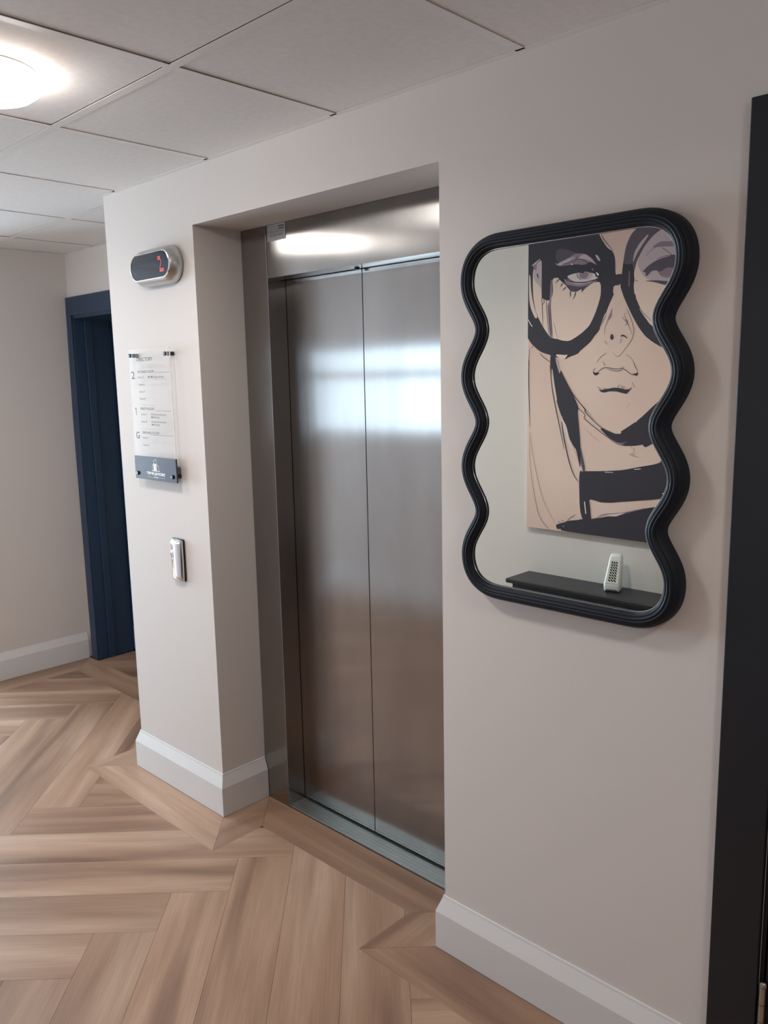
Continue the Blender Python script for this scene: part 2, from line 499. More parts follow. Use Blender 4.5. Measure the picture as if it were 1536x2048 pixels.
for p, a in (
    ([(-3.033, 1.59), (-2.405, 1.59), (-2.25, 1.435), (-3.188, 1.435)], 0),
    ([(-2.405, 1.59), (-2.405, 1.805), (-2.25, 1.65), (-2.25, 1.435)], PI / 2),
    ([(-2.405, 1.805), (-1.372, 1.805), (-1.527, 1.65), (-2.25, 1.65)], 0),
    ([(-1.372, 1.805), (-1.372, 1.59), (-1.527, 1.435), (-1.527, 1.65)], PI / 2),
    ([(-1.372, 1.59), (-0.32, 1.59), (-0.32, 1.435), (-1.527, 1.435)], 0),
    ([(-0.32, 1.59), (0.90, 1.59), (0.90, 1.435), (-0.32, 1.435)], 0),
    ([(0.90, 1.59), (2.19, 1.59), (2.19, 1.435), (0.90, 1.435)], 0),
    ([(-3.033, 1.59), (-3.188, 1.435), (-3.188, 1.96), (-3.033, 2.115)], PI / 2),
    ([(-4.505, 1.435), (-4.505, 2.115), (-4.35, 1.96), (-4.35, 1.435)], PI / 2),
    ([(-4.505, 2.115), (-3.033, 2.115), (-3.188, 1.96), (-4.35, 1.96)], 0)):
    border(p, a)
for i in range(8):
    x = -6.98 + i * 1.15
    border([(x, -0.404), (x + 1.15, -0.404), (x + 1.15, -0.225), (x, -0.225)], 0)

# ---- ceiling: dark void above, 600 mm tiles in a white exposed grid
ceil = structure(box('ceiling', -7.1, 2.3, -0.6, 3.3, 2.335, 2.42, M_void), 'suspended ceiling of square white tiles in an exposed grid')
GX = [-1.106 + 0.6 * i for i in range(-10, 6)]
GY = [-0.10, 0.50, 1.10, 1.70]
def tile(pts):
    """pts: outline on the grid lines, counter-clockwise; the board sits just above the grid flanges"""
    s = offset(pts + [pts[0]], 0)
    n = len(pts); q = []
    for i in range(n):
        a_, b_, c_ = Vector(pts[i - 1]), Vector(pts[i]), Vector(pts[(i + 1) % n])
        t1 = (b_ - a_).normalized(); t2 = (c_ - b_).normalized()
        n1 = Vector((-t1.y, t1.x)); n2 = Vector((-t2.y, t2.x))
        q.append(b_ + (n1 + n2) / (1 + n1.dot(n2)) * 0.0124)
    bm = bmesh.new()
    lo = [bm.verts.new((p.x, p.y, ZC + 0.0014 + random.uniform(0.0, 0.0018))) for p in q]
    hi = [bm.verts.new((p.x, p.y, ZC + 0.018)) for p in q]
    bm.faces.new(lo[::-1]); bm.faces.new(hi)
    for i in range(n): bm.faces.new((lo[i], lo[(i + 1) % n], hi[(i + 1) % n], hi[i]))
    c = sum(q, Vector((0, 0))) / n
    obj('ceiling_tile', bm, M_tile, ceil, origin=(c.x, c.y, ZC))
def rect(x0, x1, y0, y1): return [(x0, y0), (x1, y0), (x1, y1), (x0, y1)]
AL = -4.47                                   # alcove's left edge at ceiling height
xs = [-6.99] + GX[1:] + [2.19]
for a, b in zip(xs, xs[1:]):
    for c, d in ((-0.414, -0.10), (-0.10, 0.50), (0.50, 1.10)): tile(rect(a, b, c, d))
    if b < AL or a > PX: tile(rect(a, b, 1.10, 1.45 if b < AL else WY))
    elif a < AL: tile([(a, 1.10), (b, 1.10), (b, 1.70), (AL, 1.70), (AL, 1.45), (a, 1.45)])
    elif b > PX: tile([(a, 1.10), (b, 1.10), (b, WY), (PX, WY), (PX, 1.70), (a, 1.70)])
    else: tile(rect(a, b, 1.10, 1.70))
ax = [AL] + [g for g in GX if AL < g < PX] + [PX]
for a, b in zip(ax, ax[1:]): tile(rect(a, b, 1.70, BY))
def bar(x0, x1, y0, y1):
    box('grid_bar', x0, x1, y0, y1, ZC, ZC + 0.0012, M_grid, ceil)
H = 0.012
for y in GY[:3]: bar(-6.99, 2.19, y - H, y + H)
bar(AL, PX, 1.70 - H, 1.70 + H)
for x in GX[1:]:
    e = 1.45 if x < AL else (BY if x < PX else WY)
    ye = [SY] + [g for g in GY if g < e] + [e]
    for a, b in zip(ye, ye[1:]): bar(x - H, x + H, a + H, b - H)
def angle_trim(name, path):
    bm = bmesh.new()
    o = offset(path, 0.019)
    rings = [[(*path[i], ZC), (*o[i], ZC), (*o[i], ZC + 0.0012), (*path[i], ZC + 0.0012)] for i in range(len(path))]
    loft(bm, rings, True, True)
    structure(obj(name, bm, M_grid), 'white metal edge trim where the ceiling meets the wall')
angle_trim('trim_1', [(-4.458, 1.45), (-4.458, BY), (PX, BY), (PX, WY), (2.19, WY)])
angle_trim('trim_2', [(2.19, SY), (-6.99, SY)])

# ---- doors of the setting
d1 = bpy.data.objects.new('door_1', None); d1.location = (-3.9, BY, 0); COL.objects.link(d1)
structure(d1, 'navy painted door and frame in the alcove left of the lift')
bm = bmesh.new()
bm_box(bm, -4.487, AX0, BY - 0.014, BY, 0, 2.072)
bm_box(bm, AX0, AX1, BY - 0.014, BY, 1.975, 2.072)
obj('architrave', bm, M_navy, d1, bevel=0.003)
bm = bmesh.new()
bm_box(bm, AX0 - 0.018, AX0, BY, 2.352, 0, 1.975)
bm_box(bm, AX0, AX1, BY, 2.352, 1.957, 1.975)
bm_box(bm, AX0, AX0 + 0.012, 2.19, 2.23, 0, 1.957)           # door stop
obj('door_lining', bm, M_navy, d1, bevel=0.002)
box('door_leaf', AX0 - 0.012, AX0 + 0.030, 2.354, 3.12, 0.006, 1.95, M_navy, d1, bevel=0.002)
box('kick_plate', AX0 + 0.004, AX0 + 0.033, 2.3525, 2.3538, 0.012, 0.16, mat('blue_grey_kick_plate', (92, 118, 148), 0.35), d1)

d2 = bpy.data.objects.new('door_2', None); d2.location = (-0.07, WY, 0); COL.objects.link(d2)
structure(d2, 'navy door and frame at the right edge, its shade put into the colour')
bm = bmesh.new()
bm_box(bm, -0.606, DX0, WY - 0.016, WY - 0.0015, 0, 2.085)
bm_box(bm, DX0, DX1 + 0.1, WY - 0.016, WY - 0.0015, 1.988, 2.085)
bm_box(bm, DX1, DX1 + 0.1, WY - 0.016, WY - 0.0015, 0, 1.988)
obj('architrave', bm, M_shaded_navy, d2, bevel=0.002)
bm = bmesh.new()
bm_box(bm, DX0, DX0 + 0.008, WY, 1.75, 0, 2.0)
bm_box(bm, DX1 - 0.008, DX1, WY, 1.75, 0, 2.0)
bm_box(bm, DX0 + 0.008, DX1 - 0.008, WY, 1.75, 1.992, 2.0)
obj('door_lining', bm, M_shaded_navy, d2)
box('door_leaf', DX0 + 0.012, DX1 - 0.012, WY - 0.003, WY + 0.041, 0.006, 1.988, M_shaded_navy, d2, bevel=0.002)
def hinge(z0, z1):
    bm = bmesh.new(); c = (DX0 + 0.011, WY - 0.011)
    n = 3
    for i in range(n):
        a = z0 + (z1 - z0) * i / n; bm_cyl(bm, (*c, a + 0.0006), (0, 0, 1), 0.0068, 0.0068, (z1 - z0) / n - 0.0012, 20)
    bm_cyl(bm, (*c, z1), (0, 0, 1), 0.0072, 0.0072, 0.008, 6); bm_cyl(bm, (*c, z1 + 0.008), (0, 0, 1), 0.0072, 0.003, 0.002, 6)
    bm_cyl(bm, (*c, z0 - 0.008), (0, 0, 1), 0.0072, 0.0072, 0.008, 6)
    obj('hinge', bm, M_satin, d2)
hinge(0.235, 0.353); hinge(0.98, 1.09); hinge(1.72, 1.83)

# ---- lift entrance
LF, LD = 1.805, 1.885                        # face of the steel surround, face of the doors
OX0, OX1, OZ = -2.285, -1.485, 1.945
lift = thing('lift_entrance', 'brushed steel lift entrance with two closed centre-opening doors', 'lift', (-1.885, LF, 0))
box('frame_jamb', RX0 + 0.001, OX0, LF, 1.925, 0.0, RZ - 0.001, M_steel_frame, lift, bevel=0.0015)
box('frame_jamb', OX1, RX1 - 0.001, LF, 1.925, 0.0, RZ - 0.001, M_steel_frame, lift, bevel=0.0015)
box('header_panel', OX0 + 0.001, OX1 - 0.001, LF + 0.002, 1.925, OZ, RZ - 0.001, M_steel_frame, lift, bevel=0.0012)
CXD = -1.9045
box('lift_door_panel', OX0 + 0.002, CXD - 0.0012, LD, 1.92, 0.012, OZ - 0.001, M_steel, lift, bevel=0.0012)
box('lift_door_panel', CXD + 0.0012, OX1 - 0.002, LD, 1.92, 0.012, OZ - 0.001, M_steel, lift, bevel=0.0012)
box('sill_plate', OX0, OX1, LF + 0.003, 1.925, -0.002, 0.003, M_alu, lift)
for i in range(5):
    y = LF + 0.004 + i * 0.0145
    box('sill_rib', OX0, OX1, y, y + 0.0134, 0.003, 0.0055, M_alu, lift, bevel=0.0006)
box('door_track_shadow_gap', OX0, OX1, LD - 0.0035, LD - 0.0005, 0.003, 0.0038, M_black, lift)
bm = bmesh.new(); bm_cyl(bm, (CXD, LD - 0.022, OZ + 0.001), (0, 0, -1), 0.009, 0.007, 0.006, 20)
obj('door_sensor', bm, M_black, lift)
st = box('service_sticker', -2.276, -2.180, LF + 0.0008, LF + 0.002, 2.064, 2.1165, mat('grey_sticker_film', (160, 157, 156), 0.5), lift)
yk = LF + 0.0005
M_st = mat('sticker_ink', (48, 40, 52), 0.6); M_st2 = mat('sticker_pale_ink', (108, 104, 106), 0.6)
box('sticker_mark', -2.216, -2.186, yk, yk + 0.0003, 2.1065, 2.1098, M_st, st); box('sticker_mark', -2.214, -2.187, yk, yk + 0.0003, 2.0990, 2.1018, M_st, st)
lettering('sticker_lettering', '24 Hour Call Out', -2.270, -2.196, 2.0905, 0.0042, yk, M_st2, st)
lettering('sticker_lettering', '028 9071 2460', -2.262, -2.196, 2.0775, 0.0058, yk, M_st2, st, 0.02)
lettering('sticker_lettering', 'lift service', -2.244, -2.213, 2.0705, 0.0024, yk, M_st2, st)

# ---- floor indicator above the directory
ind = thing('floor_indicator', 'silver oval lift floor indicator showing a red 2, above the directory', 'display', (-2.627, WY, 2.004))
def stadium(cx, cz, w_, h_, y, n=14, sq=2.0):
    r = h_ / 2; s = w_ / 2 - r; out = []
    for side, a0 in ((1, -PI / 2), (-1, PI / 2)):
        for i in range(n + 1):
            a = a0 + PI * i / n
            out.append((cx + side * s + math.cos(a) * r, y, cz + math.sin(a) * r))
    return out
bm = bmesh.new(); c = (-2.630, 2.003)
loft(bm, [stadium(*c, 0.278, 0.122, WY - 0.0005), stadium(*c, 0.286, 0.128, WY - 0.006), stadium(*c, 0.286, 0.128, WY - 0.014), stadium(*c, 0.283, 0.124, WY - 0.024),
          stadium(*c, 0.276, 0.115, WY - 0.034), stadium(*c, 0.266, 0.102, WY - 0.043), stadium(*c, 0.259, 0.093, WY - 0.0475)], True, False)
autosmooth(obj('housing', bm, M_satin, ind), 50)
bm = bmesh.new()
loft(bm, [stadium(*c, 0.259, 0.093, WY - 0.0475), stadium(*c, 0.2575, 0.0915, WY - 0.0505), stadium(*c, 0.253, 0.087, WY - 0.0508), stadium(*c, 0.2505, 0.0845, WY - 0.048)], False, False)
autosmooth(obj('bezel_ring', bm, M_chrome, ind), 60)
bm = bmesh.new()
loft(bm, [stadium(*c, 0.2506, 0.0846, WY - 0.046), stadium(*c, 0.2506, 0.0846, WY - 0.0485)], False, True)
scr = obj('display_screen', bm, mat('dark_display_glass', (24, 28, 38), 0.06, spec=0.35), ind)
M_red = emitter('red_led', (0.50, 0.03, 0.04), 0.55)
ys = WY - 0.0489
def strip(name, pts, w0, w1, y, mt, parent):
    bm = bmesh.new(); P = [Vector((p[0], 0, p[1])) for p in pts]; L_ = []; R_ = []
    for i, p in enumerate(P):
        t = (P[min(i + 1, len(P) - 1)] - P[max(i - 1, 0)]).normalized(); n = Vector((-t.z, 0, t.x))
        w_ = (w0 + (w1 - w0) * i / (len(P) - 1)) / 2
        L_.append(bm.verts.new((p.x + n.x * w_, y, p.z + n.z * w_))); R_.append(bm.verts.new((p.x - n.x * w_, y, p.z - n.z * w_)))
    for i in range(len(P) - 1): bm.faces.new((L_[i], L_[i + 1], R_[i + 1], R_[i]))
    return obj(name, bm, mt, parent)
bm = bmesh.new()
for cx_, cz_, r0 in ((-2.571, 2.0265, 0), (-2.562, 2.0265, 0), (-2.571, 2.020, 0), (-2.562, 2.020, 0),
                     (-2.556, 2.0165, 1), (-2.5545, 2.0115, 1), (-2.555, 2.0065, 1), (-2.557, 2.0015, 1), (-2.559, 1.9965, 1), (-2.561, 1.9915, 1),
                     (-2.561, 1.9855, 0), (-2.552, 1.9855, 0), (-2.543, 1.9855, 0), (-2.561, 1.9795, 0), (-2.552, 1.9795, 0), (-2.543, 1.9795, 0)):
    a, b_ = (0.0038, 0.0026) if not r0 else (0.0018, 0.0019)
    v = [bm.verts.new((cx_ + p * a, ys, cz_ + q * b_)) for p, q in ((-1, -1), (1, -1), (1, 1), (-1, 1))]; bm.faces.new(v)
obj('red_digit', bm, M_red, scr)
strip('arc_mark', [(-2.734 + 0.010 * (1 - math.cos(t)), 2.003 + 0.022 * math.sin(t)) for t in [(-1.2 + 2.4 * i / 12) for i in range(13)]], 0.0028, 0.0028, ys, mat('arc_mark_brown', (58, 44, 38), 0.5), scr)

# ---- directory sign
DY = 1.578                                   # front face of the acrylic
sign = thing('directory_sign', 'clear acrylic floor directory with navy foot, on the pier left of the lift', 'sign', (-2.712, WY, 1.484))
SX0, SX1, SZ0, SZ1 = -2.853, -2.566, 1.2425, 1.7245
pn = box('acrylic_panel', SX0, SX1, DY, DY + 0.005, SZ0, SZ1, M_acrylic, sign)
M_edge = mat('bright_cut_acrylic_edge', (236, 236, 232), 0.15)
box('panel_edge', SX1, SX1 + 0.0006, DY + 0.0003, DY + 0.0047, SZ0 + 0.087, SZ1, M_edge, sign)
M_band = mat('navy_printed_band', (43, 50, 66), 0.12, spec=0.45)
nb = box('navy_band', SX0, SX1 + 0.0008, DY - 0.0004, DY + 0.0058, SZ0 - 0.0005, 1.3290, M_band, sign)
yt = DY - 0.0006
def tx(s, x0, x1, z, cap, mt=M_ink, b=0.012): return lettering('lettering', s, x0, x1, z + CAM_Z, cap, yt, mt, sign, b)
M_ink2 = mat('brown_grey_lettering', (74, 60, 52), 0.6)
tx('DIRECTORY', -2.790, -2.678, 0.0805, 0.0125)
tx('2', -2.834, -2.811, 0.0170, 0.0265, b=0.01); strip('lettering', [(-2.8245, 1.5045), (-2.8160, 1.5095)], 0.0026, 0.0030, yt, M_ink, sign); strip('lettering', [(-2.8158, 1.5095), (-2.8158, 1.4820)], 0.0034, 0.0034, yt - 0.00002, M_ink, sign); tx('G', -2.829, -2.803, -0.2045, 0.0245, b=0.01)
tx('SECOND FLOOR', -2.788, -2.674, 0.0375, 0.0090); tx('FIRST FLOOR', -2.785, -2.688, -0.0975, 0.0085); tx('GROUND FLOOR', -2.782, -2.663, -0.1855, 0.0085)
for s, x, z in (('Suite 5', -2.788, 0.0190), ('Suite 6', -2.786, -0.0080), ('Suite 7', -2.785, -0.0340), ('Suite 8', -2.784, -0.0600),
                ('Suite 3', -2.783, -0.1170), ('Suite 4', -2.784, -0.1440), ('Suite 1', -2.782, -0.2040), ('Suite 2', -2.781, -0.2310)):
    tx(s, x, x + 0.041, z, 0.0072, M_ink2, 0.004)
tx('MTM Engineering', -2.716, -2.611, 0.0188, 0.0072, b=0.004)
for z in (-0.1165, -0.1435):
    tx('Newtownstewart', -2.711, -2.609, z, 0.0068, b=0.003); tx('McKinney', -2.711, -2.655, z - 0.0105, 0.0068, b=0.003)
for x0, z in ((-2.671, 0.0372), (-2.680, -0.1000), (-2.727, -0.1890)):
    box('rule_line', x0, SX1 - 0.006, yt, yt + 0.0003, z + CAM_Z - 0.0006, z + CAM_Z + 0.0006, M_ink2, sign)
M_thin = mat('pale_rule_line', (150, 136, 124), 0.6)
for x0, x1, z in ((-2.784, -2.680, 0.0540), (-2.780, -2.680, -0.0800), (-2.780, -2.690, -0.1680)):
    box('rule_line', x0, x1, yt, yt + 0.0003, z + CAM_Z - 0.0004, z + CAM_Z + 0.0004, M_thin, sign)
M_gold = mat('cream_gold_print', (214, 200, 172), 0.5); M_cream = mat('cream_print', (232, 228, 220), 0.5)
tx('TEMPLEMORE', -2.770, -2.642, -0.3380, 0.0100, M_cream, 0.02)
tx('HOUSE', -2.722, -2.690, -0.3485, 0.0045, M_cream)
for x0, x1 in ((-2.768, -2.727), (-2.684, -2.643)):
    box('rule_line', x0, x1, yt, yt + 0.0003, CAM_Z - 0.3468, CAM_Z - 0.3460, M_gold, sign)
lg = [(-2.732, -0.3215), (-2.676, -0.3215)]
def ln(pts, w_, mt): strip('building_emblem', [(x, z + CAM_Z) for x, z in pts], w_, w_, yt - 0.0001, mt, sign)
ln([(-2.733, -0.3225), (-2.675, -0.3225)], 0.0016, M_cream)
ln([(-2.726, -0.3225), (-2.726, -0.3020), (-2.716, -0.2965)], 0.0014, M_cream)
ln([(-2.684, -0.3225), (-2.684, -0.3045), (-2.697, -0.2960), (-2.697, -0.2760), (-2.716, -0.2860), (-2.716, -0.2965)], 0.0014, M_cream)
bm = bmesh.new()
for x0, x1, zt in ((-2.719, -2.7085, -0.2960), (-2.7065, -2.698, -0.2970)):
    bm.faces.new([bm.verts.new(p) for p in ((x0, yt, CAM_Z - 0.322), (x1, yt, CAM_Z - 0.322), (x1, yt, CAM_Z + zt), ((x0 + x1) / 2, yt, CAM_Z + zt + 0.003), (x0, yt, CAM_Z + zt - 0.002))])
obj('building_emblem', bm, M_gold, sign)
for x, z in ((-2.833, 0.102), (-2.590, 0.102), (-2.833, -0.337), (-2.590, -0.337)):
    bm = bmesh.new()
    bm_cyl(bm, (x, DY - 0.0065, z + CAM_Z), (0, 1, 0), 0.0062, 0.0075, 0.0015, 24); bm_cyl(bm, (x, DY - 0.005, z + CAM_Z), (0, 1, 0), 0.0075, 0.0075, 0.0045, 24)
    s_ = autosmooth(obj('standoff_cap', bm, M_black, sign))
    bm = bmesh.new(); bm_cyl(bm, (x, DY + 0.0062, z + CAM_Z), (0, 1, 0), 0.0075, 0.0075, WY - DY - 0.0065, 24)
    autosmooth(obj('standoff_barrel', bm, M_black, sign))

# ---- call button plate
cb = thing('call_button', 'slim chrome lift call button plate below the directory', 'switch', (-2.627, WY, 0.948))
def rrect(cx, cz, w_, h_, r, y, n=6, bulge=0.0):
    out = []
    for sx, sz, a0 in ((1, 1, 0), (-1, 1, PI / 2), (-1, -1, PI), (1, -1, 1.5 * PI)):
        for i in range(n + 1):
            a = a0 + PI / 2 * i / n
            out.append((cx + sx * (w_ / 2 - r) + math.cos(a) * r, y, cz + sz * (h_ / 2 - r) + math.sin(a) * r))
    return out
bm = bmesh.new(); c = (-2.628, 0.948)
loft(bm, [rrect(*c, 0.078, 0.160, 0.008, WY - 0.0004), rrect(*c, 0.078, 0.160, 0.008, WY - 0.007)], True, True)
obj('back_gasket', bm, M_black, cb)
# convex face: arched across its width, rounded at the ends
bm = bmesh.new(); NX, NZ = 22, 16; V = []
for j in range(NZ + 1):
    b_ = -1 + 2 * j / NZ; row = []
    hz = 0.079 * b_
    for i in range(NX + 1):
        a = -1 + 2 * i / NX
        wx = 0.0365 * (1 - 0.04 * max(0, -b_) ** 2)
        end = min(1.0, (1 - abs(b_)) / 0.14); end = math.sqrt(max(0.0, 1 - (1 - end) ** 2))
        y = WY - 0.008 - (0.003 + 0.013 * math.sqrt(max(0, 1 - a * a * 0.96)) * (0.35 + 0.65 * end))
        row.append(bm.verts.new((c[0] + a * wx, y, c[1] + hz - 0.003 * a * a * (1 if b_ > 0.9 else 0))))
    V.append(row)
for j in range(NZ):
    for i in range(NX): bm.faces.new((V[j][i], V[j][i + 1], V[j + 1][i + 1], V[j + 1][i]))
per = [V[0][i] for i in range(NX)] + [V[j][NX] for j in range(NZ)] + [V[NZ][i] for i in range(NX, 0, -1)] + [V[j][0] for j in range(NZ, 0, -1)]
bk = [bm.verts.new((v.co.x, WY - 0.0075, v.co.z)) for v in per]
for i in range(len(per)): bm.faces.new((per[i], bk[i], bk[(i + 1) % len(bk)], per[(i + 1) % len(per)]))
autosmooth(obj('chrome_cover', bm, M_chrome, cb), 50)
def ringy(name, cx, cz, prof, mt, parent, n=32, cap=False):
    bm = bmesh.new()
    loft(bm, [[(cx + math.cos(2 * PI * i / n) * r, y, cz + math.sin(2 * PI * i / n) * r * 1.05) for i in range(n)] for r, y in prof], False, cap)
    return autosmooth(obj(name, bm, mt, parent), 40)
ringy('button_surround', -2.636, 0.969, [(0.0175, WY - 0.0213), (0.0175, WY - 0.0233), (0.0150, WY - 0.0240), (0.0142, WY - 0.0223)], M_chrome, cb)
ringy('push_button', -2.636, 0.969, [(0.0140, WY - 0.0213), (0.0140, WY - 0.0228), (0.012, WY - 0.0236), (0.006, WY - 0.0228)], mat('grey_metal_button', (150, 156, 168), 0.25, 1.0), cb, cap=True)

# ---- wavy mirror
mir = thing('wavy_mirror', 'wavy-edged mirror with ribbed charcoal frame on the wall right of the lift', 'mirror', (-0.98, WY, 1.49))
MCX, MCZ = -0.980, CAM_Z - 0.1085
HW, HT, AMP, PER = 0.2495, 0.3965, 0.0455, 0.2165
def half_outline(d):
    """right half of the outline from the top centre down to the bottom centre, offset outwards by d; a list of (x, z) about the centre"""
    r = 0.062; z1 = 1.5 * PER              # height of the top bulge
    # centre path: the inner edge, as dense points
    pts = []
    rz = HT - z1
    for i in range(12): pts.append((i / 12 * (HW - 0.078), HT))
    for i in range(25):
        a = PI / 2 * (1 - i / 24); e = 0.82
        pts.append((HW - 0.078 + 0.078 * math.cos(a) ** e if i else HW - 0.078, z1 + rz * math.sin(a) ** e if i < 24 else z1))
    n = 108
    for i in range(1, n): 
        z = z1 - 3 * PER * i / n
        pts.append((HW - AMP * (1 - math.cos(2 * PI * i / 36)) / 2, z))
    low = [(x, -z) for x, z in pts[:37]][::-1]
    pts += low
    out = pts + [(-x, z) for x, z in pts[::-1]][1:-1]
    return out
base = half_outline(0)
def resample(p, n):
    P = [Vector(q) for q in p]; P.append(P[0]); L_ = [0]
    for a, b_ in zip(P, P[1:]): L_.append(L_[-1] + (b_ - a).length)
    out = []; j = 0
    for i in range(n):
        t = L_[-1] * i / n
        while L_[j + 1] < t: j += 1
        out.append(P[j].lerp(P[j + 1], (t - L_[j]) / max(1e-9, L_[j + 1] - L_[j])))
    return out
NP = 420
CP = resample(base, NP)
for _ in range(6): CP = [(CP[i - 1] + CP[i] * 2 + CP[(i + 1) % NP]) / 4 for i in range(NP)]
NR = []
for i in range(NP):
    t = (CP[(i + 1) % NP] - CP[i - 1]).normalized(); n = Vector((t.y, -t.x))
    NR.append(n)
if NR[0].y < 0: NR = [-n for n in NR]
def mring(d, y): return [(MCX + p.x + n.x * d, y, MCZ + p.y + n.y * d) for p, n in zip(CP, NR)]
FW, GY_ = 0.036, WY - 0.024               # frame width, plane of the glass
prof = [(-0.0004, GY_ + 0.002), (-0.0004, GY_ - 0.0032), (0.0006, GY_ - 0.0040)]
NB = 4
for k in range(NB):
    for j in range(7):
        s = (k + j / 7) / NB
        dome = 0.0045 + 0.0105 * math.sin(PI * min(1, s * 1.02)) ** 0.8
        prof.append((0.0010 + (FW - 0.0035) * s, GY_ - dome - 0.0023 * math.sin(PI * j / 7)))
prof += [(FW - 0.0018, GY_ - 0.0040), (FW - 0.0003, GY_ - 0.0005), (FW, GY_ + 0.006), (FW, WY - 0.001), (-0.0004, WY - 0.001)]
bm = bmesh.new()
R = loft(bm, [mring(d, y) for d, y in prof], False, False)
for i in range(NP): bm.faces.new((R[-1][i], R[-1][(i + 1) % NP], R[0][(i + 1) % NP], R[0][i]))
autosmooth(obj('frame', bm, M_frame, mir), 50)
bm = bmesh.new(); bm.faces.new([bm.verts.new(p) for p in mring(0.0005, GY_)])
obj('mirror_glass', bm, M_mirror, mir)
bm = bmesh.new()
loft(bm, [mring(-0.0004, GY_ - 0.0034), mring(-0.0007, GY_ - 0.0038), mring(-0.0004, GY_ - 0.0042), mring(0.0002, GY_ - 0.0041)], False, False)
autosmooth(obj('lip_highlight_bead', bm, M_rim, mir), 60)  # bright bead added for the highlight along the frame's inner lip

# ---- what the mirror shows: canvas print, console table, air freshener on the opposite wall
AX, AZ, AW, AH = -2.415, 0.8115, 1.035, 1.462
art = thing('canvas_print', 'large fashion drawing of a face in huge dark glasses, reflected in the mirror', 'picture', (AX + AW / 2, -0.4, AZ + AH / 2))
M_canvas = mottled(mat('printed_canvas', (214, 184, 170), 0.8), (214, 182, 171), (226, 202, 190), 1.6, lo=0.3, hi=0.7, detail=2)
cvs = box('canvas', AX, AX + AW, -0.399, -0.370, AZ, AZ + AH, M_canvas, art, bevel=0.0015)
INK = {'i': mat('print_ink', (44, 38, 49), 0.7), 'k': mat('print_skin', (228, 202, 190), 0.8), 'h': mat('print_highlight', (216, 200, 198), 0.8),
       'l': mat('print_lavender', (190, 172, 178), 0.8), 'm': mat('print_mauve', (142, 122, 134), 0.8), 'n': mat('print_smoke', (84, 74, 88), 0.8),
       'g': mat('print_grey', (92, 82, 94), 0.8), 'w': mat('print_white', (238, 234, 234), 0.8)}
